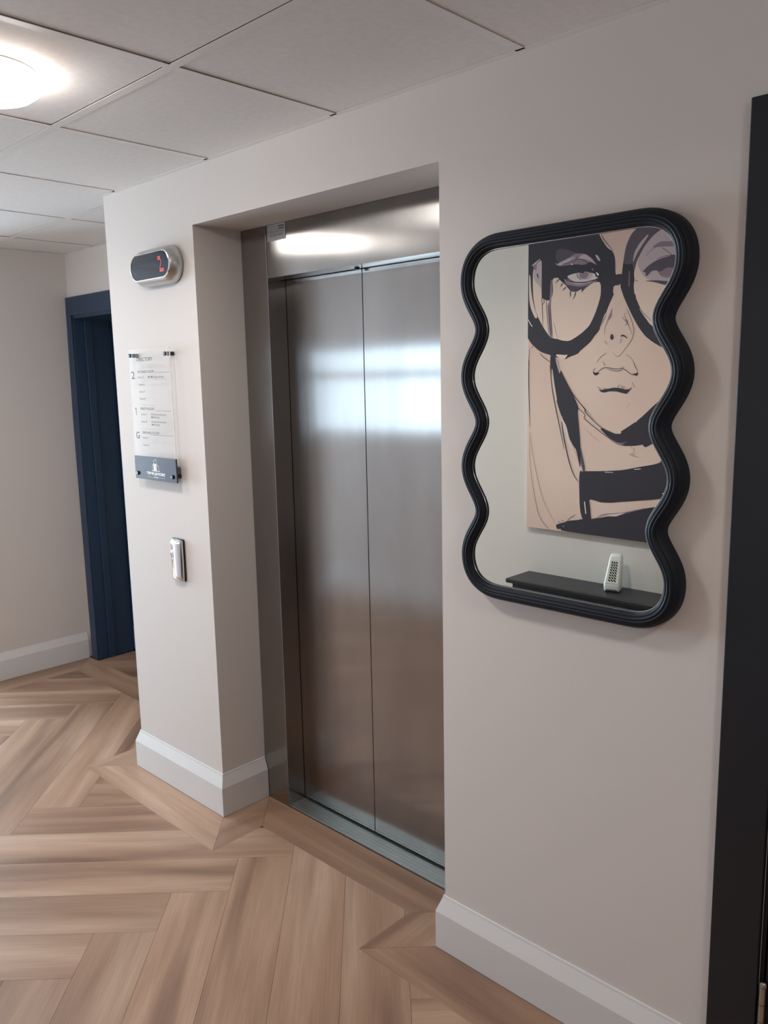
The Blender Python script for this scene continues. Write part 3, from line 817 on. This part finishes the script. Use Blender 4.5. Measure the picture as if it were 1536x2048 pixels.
ART = json.loads(r"""[["p","i",0,[-11,1883,358,1919,343,1516,394,1428,417,1395,467,1343,478,1308,480,1242,487,1241,515,1243,508,1192,472,1193,470,1159,476,1156,468,1140,451,1106,435,1068,428,1064,405,1003,385,974,348,934,302,901,292,887,240,873,221,862,177,872,137,886,77,903,25,943,1,974,0,974]],["p","k",0,[28,1312,50,1337,77,1353,79,1322,79,1165,93,1163,106,1154,127,1152,136,1161,138,1257,181,1257,216,1219,245,1186,274,1180,323,1200,364,1217,400,1217,407,1199,407,1154,394,1110,378,1069,352,1019,314,988,285,971,243,950,202,954,180,962,146,968,124,982,89,1028,49,1094,31,1169,27,1233]],["p","l",0,[30,1308,47,1335,77,1350,78,1322,78,1209,67,1229,34,1257]],["p","m",0,[28,1327,50,1341,49,1303,33,1311]],["p","i",0,[50,1290,57,1287,63,1259,52,1275]],["p","k",0,[5,1292,13,1278,17,1218,25,1169,42,1111,58,1075,44,1069,16,1122,6,1171]],["p","w",0,[1,1072,11,1055,31,1028,20,1035,2,1062]],["p","h",0,[16,1327,39,1342,73,1360,65,1351,33,1331]],["p","m",0,[134,1254,142,1241,143,1198,136,1161,133,1098,146,968,129,972,116,1131,127,1152,131,1242]],["s","i",[5,3],[81,1171,86,1101,89,1028]],["s","i",[5,3],[93,1163,95,1145,87,1133]],["s","i",[5,3],[108,1153,114,1084,125,979]],["s","i",[5,3],[118,1131,128,1051,139,972]],["s","i",[5,3],[131,1130,138,1051,148,965]],["s","i",[5,3],[138,1257,143,1198,140,1167]],["s","i",[2,1.5],[151,1050,163,1008,176,962]],["s","i",[3,2],[142,1257,164,1261,180,1262]],["p","n",0,[157,1344,162,1390,195,1392,249,1373,285,1357,323,1353,257,1345,214,1341,178,1327]],["p","m",0,[154,1336,163,1322,178,1327,235,1345,267,1361,323,1353,355,1331,388,1289,366,1307,338,1311,335,1300,279,1310,185,1310,159,1318]],["p","l",0,[163,1319,192,1331,235,1342,271,1347,264,1333,228,1323,185,1311]],["p","l",0,[320,1352,351,1329,383,1294,352,1314,327,1326,306,1331,278,1331,295,1347]],["p","m",0,[282,1316,303,1327,320,1317,338,1301,307,1302,279,1310]],["s","i",[4,3],[250,1314,271,1332,303,1328,331,1312,342,1299]],["s","i",[4,2],[196,1317,236,1324,260,1339,285,1342]],["p","w",0,[245,1312,250,1317,254,1311,250,1308]],["p","w",0,[373,1344,389,1335,403,1311,393,1312,382,1328]],["p","w",0,[380,1263,392,1256,396,1246,389,1245,381,1256]],["p","w",0,[153,1277,164,1275,166,1270,155,1272]],["p","m",0,[204,1254,237,1229,288,1215,340,1217,378,1225,400,1229,364,1214,337,1203,288,1197,271,1180,245,1187,216,1219]],["p","l",0,[208,1252,223,1246,266,1226,323,1221,371,1227,344,1216,288,1212,237,1228]],["p","n",0,[216,1219,252,1213,288,1202,337,1205,361,1215,323,1193,306,1177,304,1196,281,1189,272,1180,245,1186]],["p","h",0,[222,1258,251,1267,276,1271,321,1269,367,1259,384,1248,400,1238,374,1229,323,1223,266,1228,237,1244]],["p","l",0,[281,1269,321,1272,363,1258,357,1242,336,1232,305,1233,287,1249]],["p","m",0,[287,1264,321,1269,343,1261,336,1244,319,1237,298,1242]],["s","i",[4,3],[278,1271,281,1252,303,1233]],["s","i",[6,4],[202,1257,234,1236,270,1226,323,1221,367,1227,405,1225]],["p","i",0,[148,1315,185,1310,250,1307,321,1302,348,1314,376,1297,397,1268,405,1228,391,1236,377,1243,373,1267,353,1272,321,1272,311,1263,286,1270,244,1265,222,1258,197,1257,179,1258,142,1266,134,1285]],["p","w",0,[380,1263,392,1256,396,1246,389,1245,381,1256]],["p","h",0,[358,1282,366,1275,364,1273,358,1278]],["s","i",[7,2],[181,1250,168,1240,157,1231]],["s","i",[7,2],[199,1227,192,1218,189,1211]],["s","i",[7,2],[218,1208,209,1201,198,1194]],["s","i",[7,2],[307,1195,308,1183,305,1175]],["s","i",[7,2],[274,1180,267,1162,258,1145]],["s","i",[7,2],[242,1186,244,1170,241,1157]],["s","i",[7,2],[179,1253,223,1215,247,1184]],["p","l",0,[374,1342,390,1331,403,1310,391,1313,381,1326]],["p","h",0,[392,1431,409,1415,422,1390,458,1357,464,1347,436,1366,409,1404]],["s","i",[3,2],[403,1429,412,1413,431,1389,464,1351]],["p","h",0,[433,1072,438,1062,414,1022,405,1006,423,1048]],["s","i",[3,2],[438,1065,423,1039,409,1010]],["s","i",[5,3],[407,1004,397,990,386,975]],["s","i",[3,2],[384,978,357,943,308,905]],["p","i",0,[574,1429,554,1411,532,1369,523,1325,516,1273,513,1242,505,1190,526,1135,565,1059,600,1000,635,956,673,927,723,898,796,874,891,881,971,936,1024,1039,1035,1177,1017,1317,959,1417,866,1483,752,1496,654,1478]],["p","k",0,[577,1210,573,1184,579,1142,602,1095,624,1051,662,1000,733,962,849,978,944,1044,968,1149,971,1253,944,1360,868,1430,754,1435,669,1400,622,1355,587,1296,572,1241]],["p","l",0,[587,1296,622,1355,669,1400,754,1428,868,1419,938,1327,952,1185,721,1171,664,1195,622,1217,596,1257]],["p","m",0,[651,1340,694,1364,738,1357,796,1355,909,1323,910,1309,758,1334,703,1339]],["p","g",0,[615,1242,641,1264,681,1285,756,1299,836,1300,927,1258,914,1224,742,1246,722,1244,695,1229,685,1240,658,1240,639,1219,628,1222,631,1235,618,1240]],["p","m",0,[695,1229,722,1244,758,1244,816,1234,802,1200,747,1203,720,1210,703,1218]],["p","n",0,[619,1201,684,1197,732,1188,803,1185,765,1167,717,1174,676,1189]],["s","m",[3,2],[628,1306,651,1329,691,1343,742,1336]],["s","n",[3,2],[681,1289,720,1297,759,1298]],["s","n",[3,2],[703,1334,723,1321,756,1295]],["s","n",[3,2],[685,1240,708,1213,740,1202]],["s","n",[3,2],[577,1208,586,1204,595,1201]],["p","g",0,[574,1429,554,1411,532,1369,523,1325,518,1288,541,1278,566,1283,573,1241,587,1296,606,1334,622,1355,669,1400,716,1419,656,1435,619,1432]],["p","l",0,[635,1401,639,1395,606,1353,582,1319,568,1286,566,1298,573,1331,597,1369]],["p","m",0,[548,1251,552,1250,553,1184,548,1183]],["p","h",0,[602,1081,606,1082,661,1026,662,1004,632,1039]],["s","i",[3,2],[602,1085,624,1059,664,1022]],["s","i",[7,4],[579,1146,586,1126]],["s","i",[7,4],[588,1115,602,1089]],["s","n",[3,1.5],[469,1092,449,1040,434,1005,430,972]],["s","n",[3,1.5],[541,1084,566,1032,580,985,575,951,552,917,506,868,475,889]],["s","n",[3,1.5],[431,944,450,923]],["s","n",[3,1.5],[518,1049,549,1014,576,959]],["s","n",[2,1.5],[529,1060,539,1063]],["s","n",[2,1.5],[531,1058,549,1014,556,1012]],["s","n",[2,1.5],[535,1007,549,1022,538,1038]],["s","n",[2,1.5],[521,954,515,934,507,927]],["s","n",[2,1.5],[444,886,413,867,391,840]],["s","n",[2,1.5],[427,849,432,836,441,826]],["s","n",[2,1.5],[545,877,576,852,594,815,607,799]],["p","m",0,[466,1083,469,1092,464,1050,449,1036,444,1040]],["p","i",0,[470,975,478,963,480,954,471,943,461,954,464,968]],["p","i",0,[514,958,516,964,530,968,555,947,543,951,529,960]],["p","i",0,[374,803,379,786,392,781,409,792,402,798,387,794]],["p","i",0,[578,786,595,787,608,796,604,776,591,779]],["s","n",[4,2],[402,800,437,818,486,811,521,812,538,821]],["s","n",[4,2],[520,815,547,803,573,785,599,779]],["s","n",[2,2],[584,841,596,814,607,796]],["s","n",[2,2],[577,752,586,736,595,721]],["s","n",[1.5,2],[427,848,432,838,441,829]],["s","n",[2,2],[376,799,380,811,389,817]],["p","m",0,[441,815,486,803,508,803,530,810,521,800,491,798,459,807]],["p","i",0,[405,715,428,712,444,719,457,718,484,724,523,721,545,714,567,716,580,727,575,718,561,703,553,694,533,698,502,706,466,707,440,701,424,702]],["s","i",[3,1.5],[401,727,414,719,430,713]],["s","i",[3,1.5],[432,724,439,719,448,716]],["s","i",[3,1.5],[508,723,512,733,515,737]],["s","i",[3,1.5],[530,723,528,732,527,727]],["s","i",[3,1.5],[543,726,536,723,532,719]],["s","m",[2,1],[571,653,561,637,552,630]],["p","i",0,[508,504,534,521,568,542,623,579,703,654,801,730,863,655,828,541,750,500,685,466,657,449,646,453,643,462,618,456,584,452,549,453,509,465,463,490,417,530,435,530,467,515]],["p","m",0,[507,465,540,464,566,473,540,458]],["p","h",0,[508,507,521,516,534,515,525,506]],["p","h",0,[593,562,612,573,606,564]],["s","i",[5,3.5],[202,798,267,695,335,621,336,610,379,570,435,530,508,502]],["s","i",[4,2.8],[297,627,336,594,337,573,417,517,473,482,518,457,566,450]],["s","i",[2,1.4],[307,652,345,615,388,570]],["s","m",[1.5,1],[333,531,381,491,423,464]],["s","m",[3,1.5],[574,413,598,406,624,401]],["s","m",[3,1.5],[585,418,602,413]],["s","m",[3,1.5],[601,447,597,431,606,419]],["s","m",[3,1.5],[579,450,593,438]],["p","i",0,[137,893,164,890,167,862,177,829,190,789,197,815,222,764,267,695,302,627,295,610,301,568,315,443,318,320,302,379,292,421,277,437,247,482,226,537,201,592,175,659,154,757,135,837]],["p","l",0,[167,862,177,866,187,824,185,808,175,833]],["p","k",0,[166,890,220,884,237,886,218,863,196,865,172,879]],["p","h",0,[145,820,150,816,161,744,180,659,173,664,154,736]],["p","h",0,[203,596,212,571,234,537,252,474,282,412,307,362,283,386,243,457,219,524]],["s","i",[6,3.5999999999999996],[134,837,149,723,171,625,192,545,208,481,224,418]],["s","i",[7,4.2],[206,558,220,482,252,363,280,296,307,262]],["s","i",[3,3],[72,899,97,877,138,851]],["s","i",[5,3.0],[307,506,313,417,337,313]],["s","i",[6,3],[10,866,9,780,13,650,19,523]],["s","n",[2,1.5],[20,497,42,365,86,203,128,109,183,34]],["s","n",[1.5,3],[17,497,24,320,60,134,88,56,143,1]],["s","i",[3,2],[13,927,8,854,11,790]],["s","i",[3,2],[25,922,33,937]],["p","i",0,[308,322,342,313,314,316,352,318,454,325,544,335,630,356,697,370,734,383,735,406,794,416,948,447,957,246,764,221,699,207,635,197,521,180,495,174,431,170,412,175,367,182,374,150,381,86,386,74,321,73]],["p","n",0,[315,443,325,401,342,339,342,313,332,313,319,358]],["p","i",0,[180,30,204,41,234,50,248,59,321,72,319,75,385,83,440,96,477,106,504,107,539,117,574,133,608,144,663,162,741,180,989,242,1000,0,210,2,214,16,190,9]],["p","w",0,[341,166,346,166,355,105,350,105]],["p","w",0,[452,321,495,322,495,320,452,318]],["p","w",0,[602,344,637,348,635,345,605,341]],["p","w",0,[745,240,759,246,759,243,747,238]],["p","h",0,[485,113,517,121,556,131,548,124,517,108,490,108]],["s","m",[2.5,2],[385,83,413,91,440,105,476,115]],["s","m",[2.5,2],[420,100,458,115,547,130,663,164]],["s","m",[2.5,2],[556,131,574,135,591,132]],["s","n",[3,2],[248,61,272,81,296,96]],["s","n",[3,2],[194,51,209,46]],["s","n",[3,2],[214,58,229,55]],["p","w",0,[222,29,232,31,227,27]]]""")
def to3(p, y): return (AX + p[0] / 1000.0, y, AZ + p[1] / 1000.0)
layer = 0; groups = {}
cur = None; runs = []
for kind, colr, par, flat in ART:
    P = [(flat[i], flat[i + 1]) for i in range(0, len(flat), 2)]
    if kind == 'p':
        for _ in range(2 if len(P) > 4 else 0):      # soften the outline a little
            P = [q for i in range(len(P)) for q in ((P[i][0] * .8 + P[(i + 1) % len(P)][0] * .2, P[i][1] * .8 + P[(i + 1) % len(P)][1] * .2),
                                                     (P[i][0] * .2 + P[(i + 1) % len(P)][0] * .8, P[i][1] * .2 + P[(i + 1) % len(P)][1] * .8))]
        polys = [P]
    else:
        V2 = [Vector(p) for p in P]
        V2 = [V2[0] * 2 - V2[1]] + V2 + [V2[-1] * 2 - V2[-2]]; S = []
        for i in range(1, len(V2) - 2):
            a, b_, c_, d_ = V2[i - 1:i + 3]
            for j in range(5):
                t = j / 5; S.append(0.5 * ((2 * b_) + (c_ - a) * t + (2 * a - 5 * b_ + 4 * c_ - d_) * t * t + (3 * b_ - a - 3 * c_ + d_) * t ** 3))
        S.append(V2[-2]); Lf = []; Rt = []
        w0, w1 = par
        for i, p in enumerate(S):
            t = (S[min(i + 1, len(S) - 1)] - S[max(i - 1, 0)]).normalized(); n = Vector((-t.y, t.x))
            f = i / (len(S) - 1); w_ = (w0 + (w1 - w0) * f) * 0.5 * (0.45 + 0.55 * math.sin(PI * min(1, max(0, f))) ** 0.5)
            Lf.append(tuple(p + n * w_)); Rt.append(tuple(p - n * w_))
        polys = [[Lf[i], Lf[i + 1], Rt[i + 1], Rt[i]] for i in range(len(S) - 1)]
    layer += 1
    bm = groups.setdefault(layer // 12, bmesh.new())
    ki = list(INK).index(colr)
    y = -0.3698 + 0.000016 * layer
    for q in polys:
        q = clip([tuple(c_) for c_ in q], (0, AW * 1000, 0, AH * 1000))
        r2 = []
        for c_ in q:
            if not r2 or abs(c_[0] - r2[-1][0]) + abs(c_[1] - r2[-1][1]) > 1e-3: r2.append(c_)
        if len(r2) < 3: continue
        vv = [bm.verts.new(to3(c_, y)) for c_ in r2]
        for tri in tessellate_polygon([[Vector((c_[0], c_[1], 0)) for c_ in r2]]):
            f = bm.faces.new([vv[i] for i in tri]); f.material_index = ki
allbm = bmesh.new()
for g in groups.values():
    me = bpy.data.meshes.new('t'); g.to_mesh(me); allbm.from_mesh(me); g.free(); bpy.data.meshes.remove(me)
for f in allbm.faces:
    f.normal_update()
    if f.normal.y < 0: f.normal_flip()
me = bpy.data.meshes.new('printed_drawing'); allbm.to_mesh(me); allbm.free()
for k in INK.values(): me.materials.append(k)
o = bpy.data.objects.new('printed_drawing', me); COL.objects.link(o); put_under(o, cvs)

TZ = 0.5704
ct = thing('console_table', 'black console table with drawers, reflected low in the mirror', 'table', (-1.7, -0.28, 0))
X0, X1, Y0, Y1 = -2.415, -0.95, -0.378, -0.180
box('table_top', X0, X1, Y0 - 0.020, Y1, TZ - 0.024, TZ, M_console, ct, bevel=0.008, seg=3)
box('case', X0 + 0.034, X1 - 0.034, Y0, Y1 - 0.018, TZ - 0.19, TZ - 0.0245, M_console_body, ct, bevel=0.002)
for i in range(3):
    a = X0 + 0.075 + i * 0.445
    f = box('drawer', a, a + 0.425, Y1 - 0.018, Y1 - 0.012, TZ - 0.175, TZ - 0.040, M_console_body, ct, bevel=0.003)
    bm = bmesh.new(); bm_cyl(bm, (a + 0.2125, Y1 - 0.012, TZ - 0.107), (0, 1, 0), 0.006, 0.010, 0.011, 20); autosmooth(obj('knob', bm, M_black, f))
for x in (X0 + 0.034, X1 - 0.074):
    for y in (Y0 + 0.002, Y1 - 0.080):
        box('leg', x, x + 0.040, y, y + 0.040, 0.0005, TZ - 0.1905, M_console_body, ct, bevel=0.003)

af = thing('air_freshener', 'white slotted air freshener standing on the black console table', 'air freshener', (-1.872, -0.305, TZ))
rings = []
FX = -1.873
for z, w_, yf, yb, r in ((0.0, 0.066, -0.280, -0.345, 0.008), (0.004, 0.074, -0.274, -0.350, 0.010), (0.030, 0.077, -0.270, -0.352, 0.012), (0.036, 0.076, -0.272, -0.352, 0.012), (0.155, 0.060, -0.312, -0.352, 0.010),
                         (0.168, 0.056, -0.317, -0.351, 0.012), (0.175, 0.044, -0.322, -0.347, 0.010), (0.177, 0.030, -0.327, -0.343, 0.007)):
    cy, h_ = (yf + yb) / 2, yf - yb; ring = []
    lean = 0.010 * max(0.0, z - 0.03) / 0.14
    for sx, sy, a0 in ((1, 1, 0), (-1, 1, PI / 2), (-1, -1, PI), (1, -1, 1.5 * PI)):
        for i in range(5):
            a = a0 + PI / 2 * i / 4
            ring.append((FX + lean + sx * (w_ / 2 - r) + math.cos(a) * r, cy + sy * (h_ / 2 - r) + math.sin(a) * r, TZ + 0.0005 + z))
    rings.append(ring)
bm = bmesh.new(); loft(bm, rings, True, True); autosmooth(obj('body', bm, M_white, af), 40)
# sloping front panel with slanted slots
def fp(u, t, d):                             # u -1..1 across, t 0..1 up the slope, d proud of it
    z = 0.040 + t * 0.110; yf = -0.2735 - (0.3105 - 0.2735) * t
    hw = 0.031 + (0.0235 - 0.031) * t
    return (FX + 0.010 * max(0.0, z - 0.03) / 0.14 + u * hw, yf + d, TZ + z + d * 0.3)
bm = bmesh.new()
loft(bm, [[fp(-1, 0, -0.002), fp(1, 0, -0.002), fp(1, 1, -0.002), fp(-1, 1, -0.002)], [fp(-1, 0, 0.0025), fp(1, 0, 0.0025), fp(1, 1, 0.0025), fp(-1, 1, 0.0025)]])
panel = obj('grille_panel', bm, M_white, af, bevel=0.0008)
bm = bmesh.new()
for i in range(3):
    for j in range(8):
        u0 = -0.62 + i * 0.42; t0 = 0.07 + j * 0.107
        pts = [fp(u0, t0 + 0.058, 0.0029), fp(u0 + 0.36, t0 - 0.012, 0.0029), fp(u0 + 0.36, t0 + 0.056, 0.0029), fp(u0, t0 + 0.126, 0.0029)]
        bm.faces.new([bm.verts.new(p) for p in pts])
obj('grille_slots', bm, M_slot, panel)['kind'] = 'stuff'
box('base_slot', FX - 0.026, FX + 0.026, -0.2715, -0.2695, TZ + 0.008, TZ + 0.011, M_slot, af)

for t in (art, ct, af): t.location.y -= 0.024
af.rotation_euler.z = -0.30                  # turned a little towards the right

# ---- ceiling lamps (round surface-mounted)
def lamp(x, y, label, k=1.0):
    t = thing('ceiling_lamp', label, 'lamp', (x, y, ZC), 'round ceiling lamps')
    bm = bmesh.new(); n = 48
    def ring(r, z): return [(x + math.cos(2 * PI * i / n) * r, y + math.sin(2 * PI * i / n) * r, z) for i in range(n)]
    loft(bm, [ring(0.100, ZC - 0.0005), ring(0.119, ZC - 0.0010), ring(0.119, ZC - 0.004), ring(0.117, ZC - 0.0045)], True, True)
    autosmooth(obj('rim', bm, M_white, t), 50)
    bm = bmesh.new()
    loft(bm, [ring(0.120, ZC - 0.0048), ring(0.127, ZC - 0.020), ring(0.124, ZC - 0.034), ring(0.105, ZC - 0.048), ring(0.070, ZC - 0.055), ring(0.030, ZC - 0.058)], False, True)
    autosmooth(obj('diffuser', bm, M_lamp, t), 60)
    ld = bpy.data.lights.new('lamp_light', 'AREA'); ld.shape = 'DISK'; ld.size = 0.20; ld.energy = LAMP_POWER * k; ld.color = LAMP_COL; ld.spread = math.radians(165)
    lo = bpy.data.objects.new('lamp_light', ld); lo.location = (x, y, ZC - 0.062); COL.objects.link(lo); put_under(lo, t)
M_lamp = emitter('lamp_diffuser', LAMP_COL, LAMP_STRENGTH)
lamp(-2.01, 0.80, 'round glowing white ceiling lamp at the left edge of the photo', 1.25)
lamp(-3.21, 0.80, 'round ceiling lamp left of the frame, reflected in the lift header', 0.3)
lamp(0.39, 0.80, 'round ceiling lamp behind the viewer on the right', 0.75)
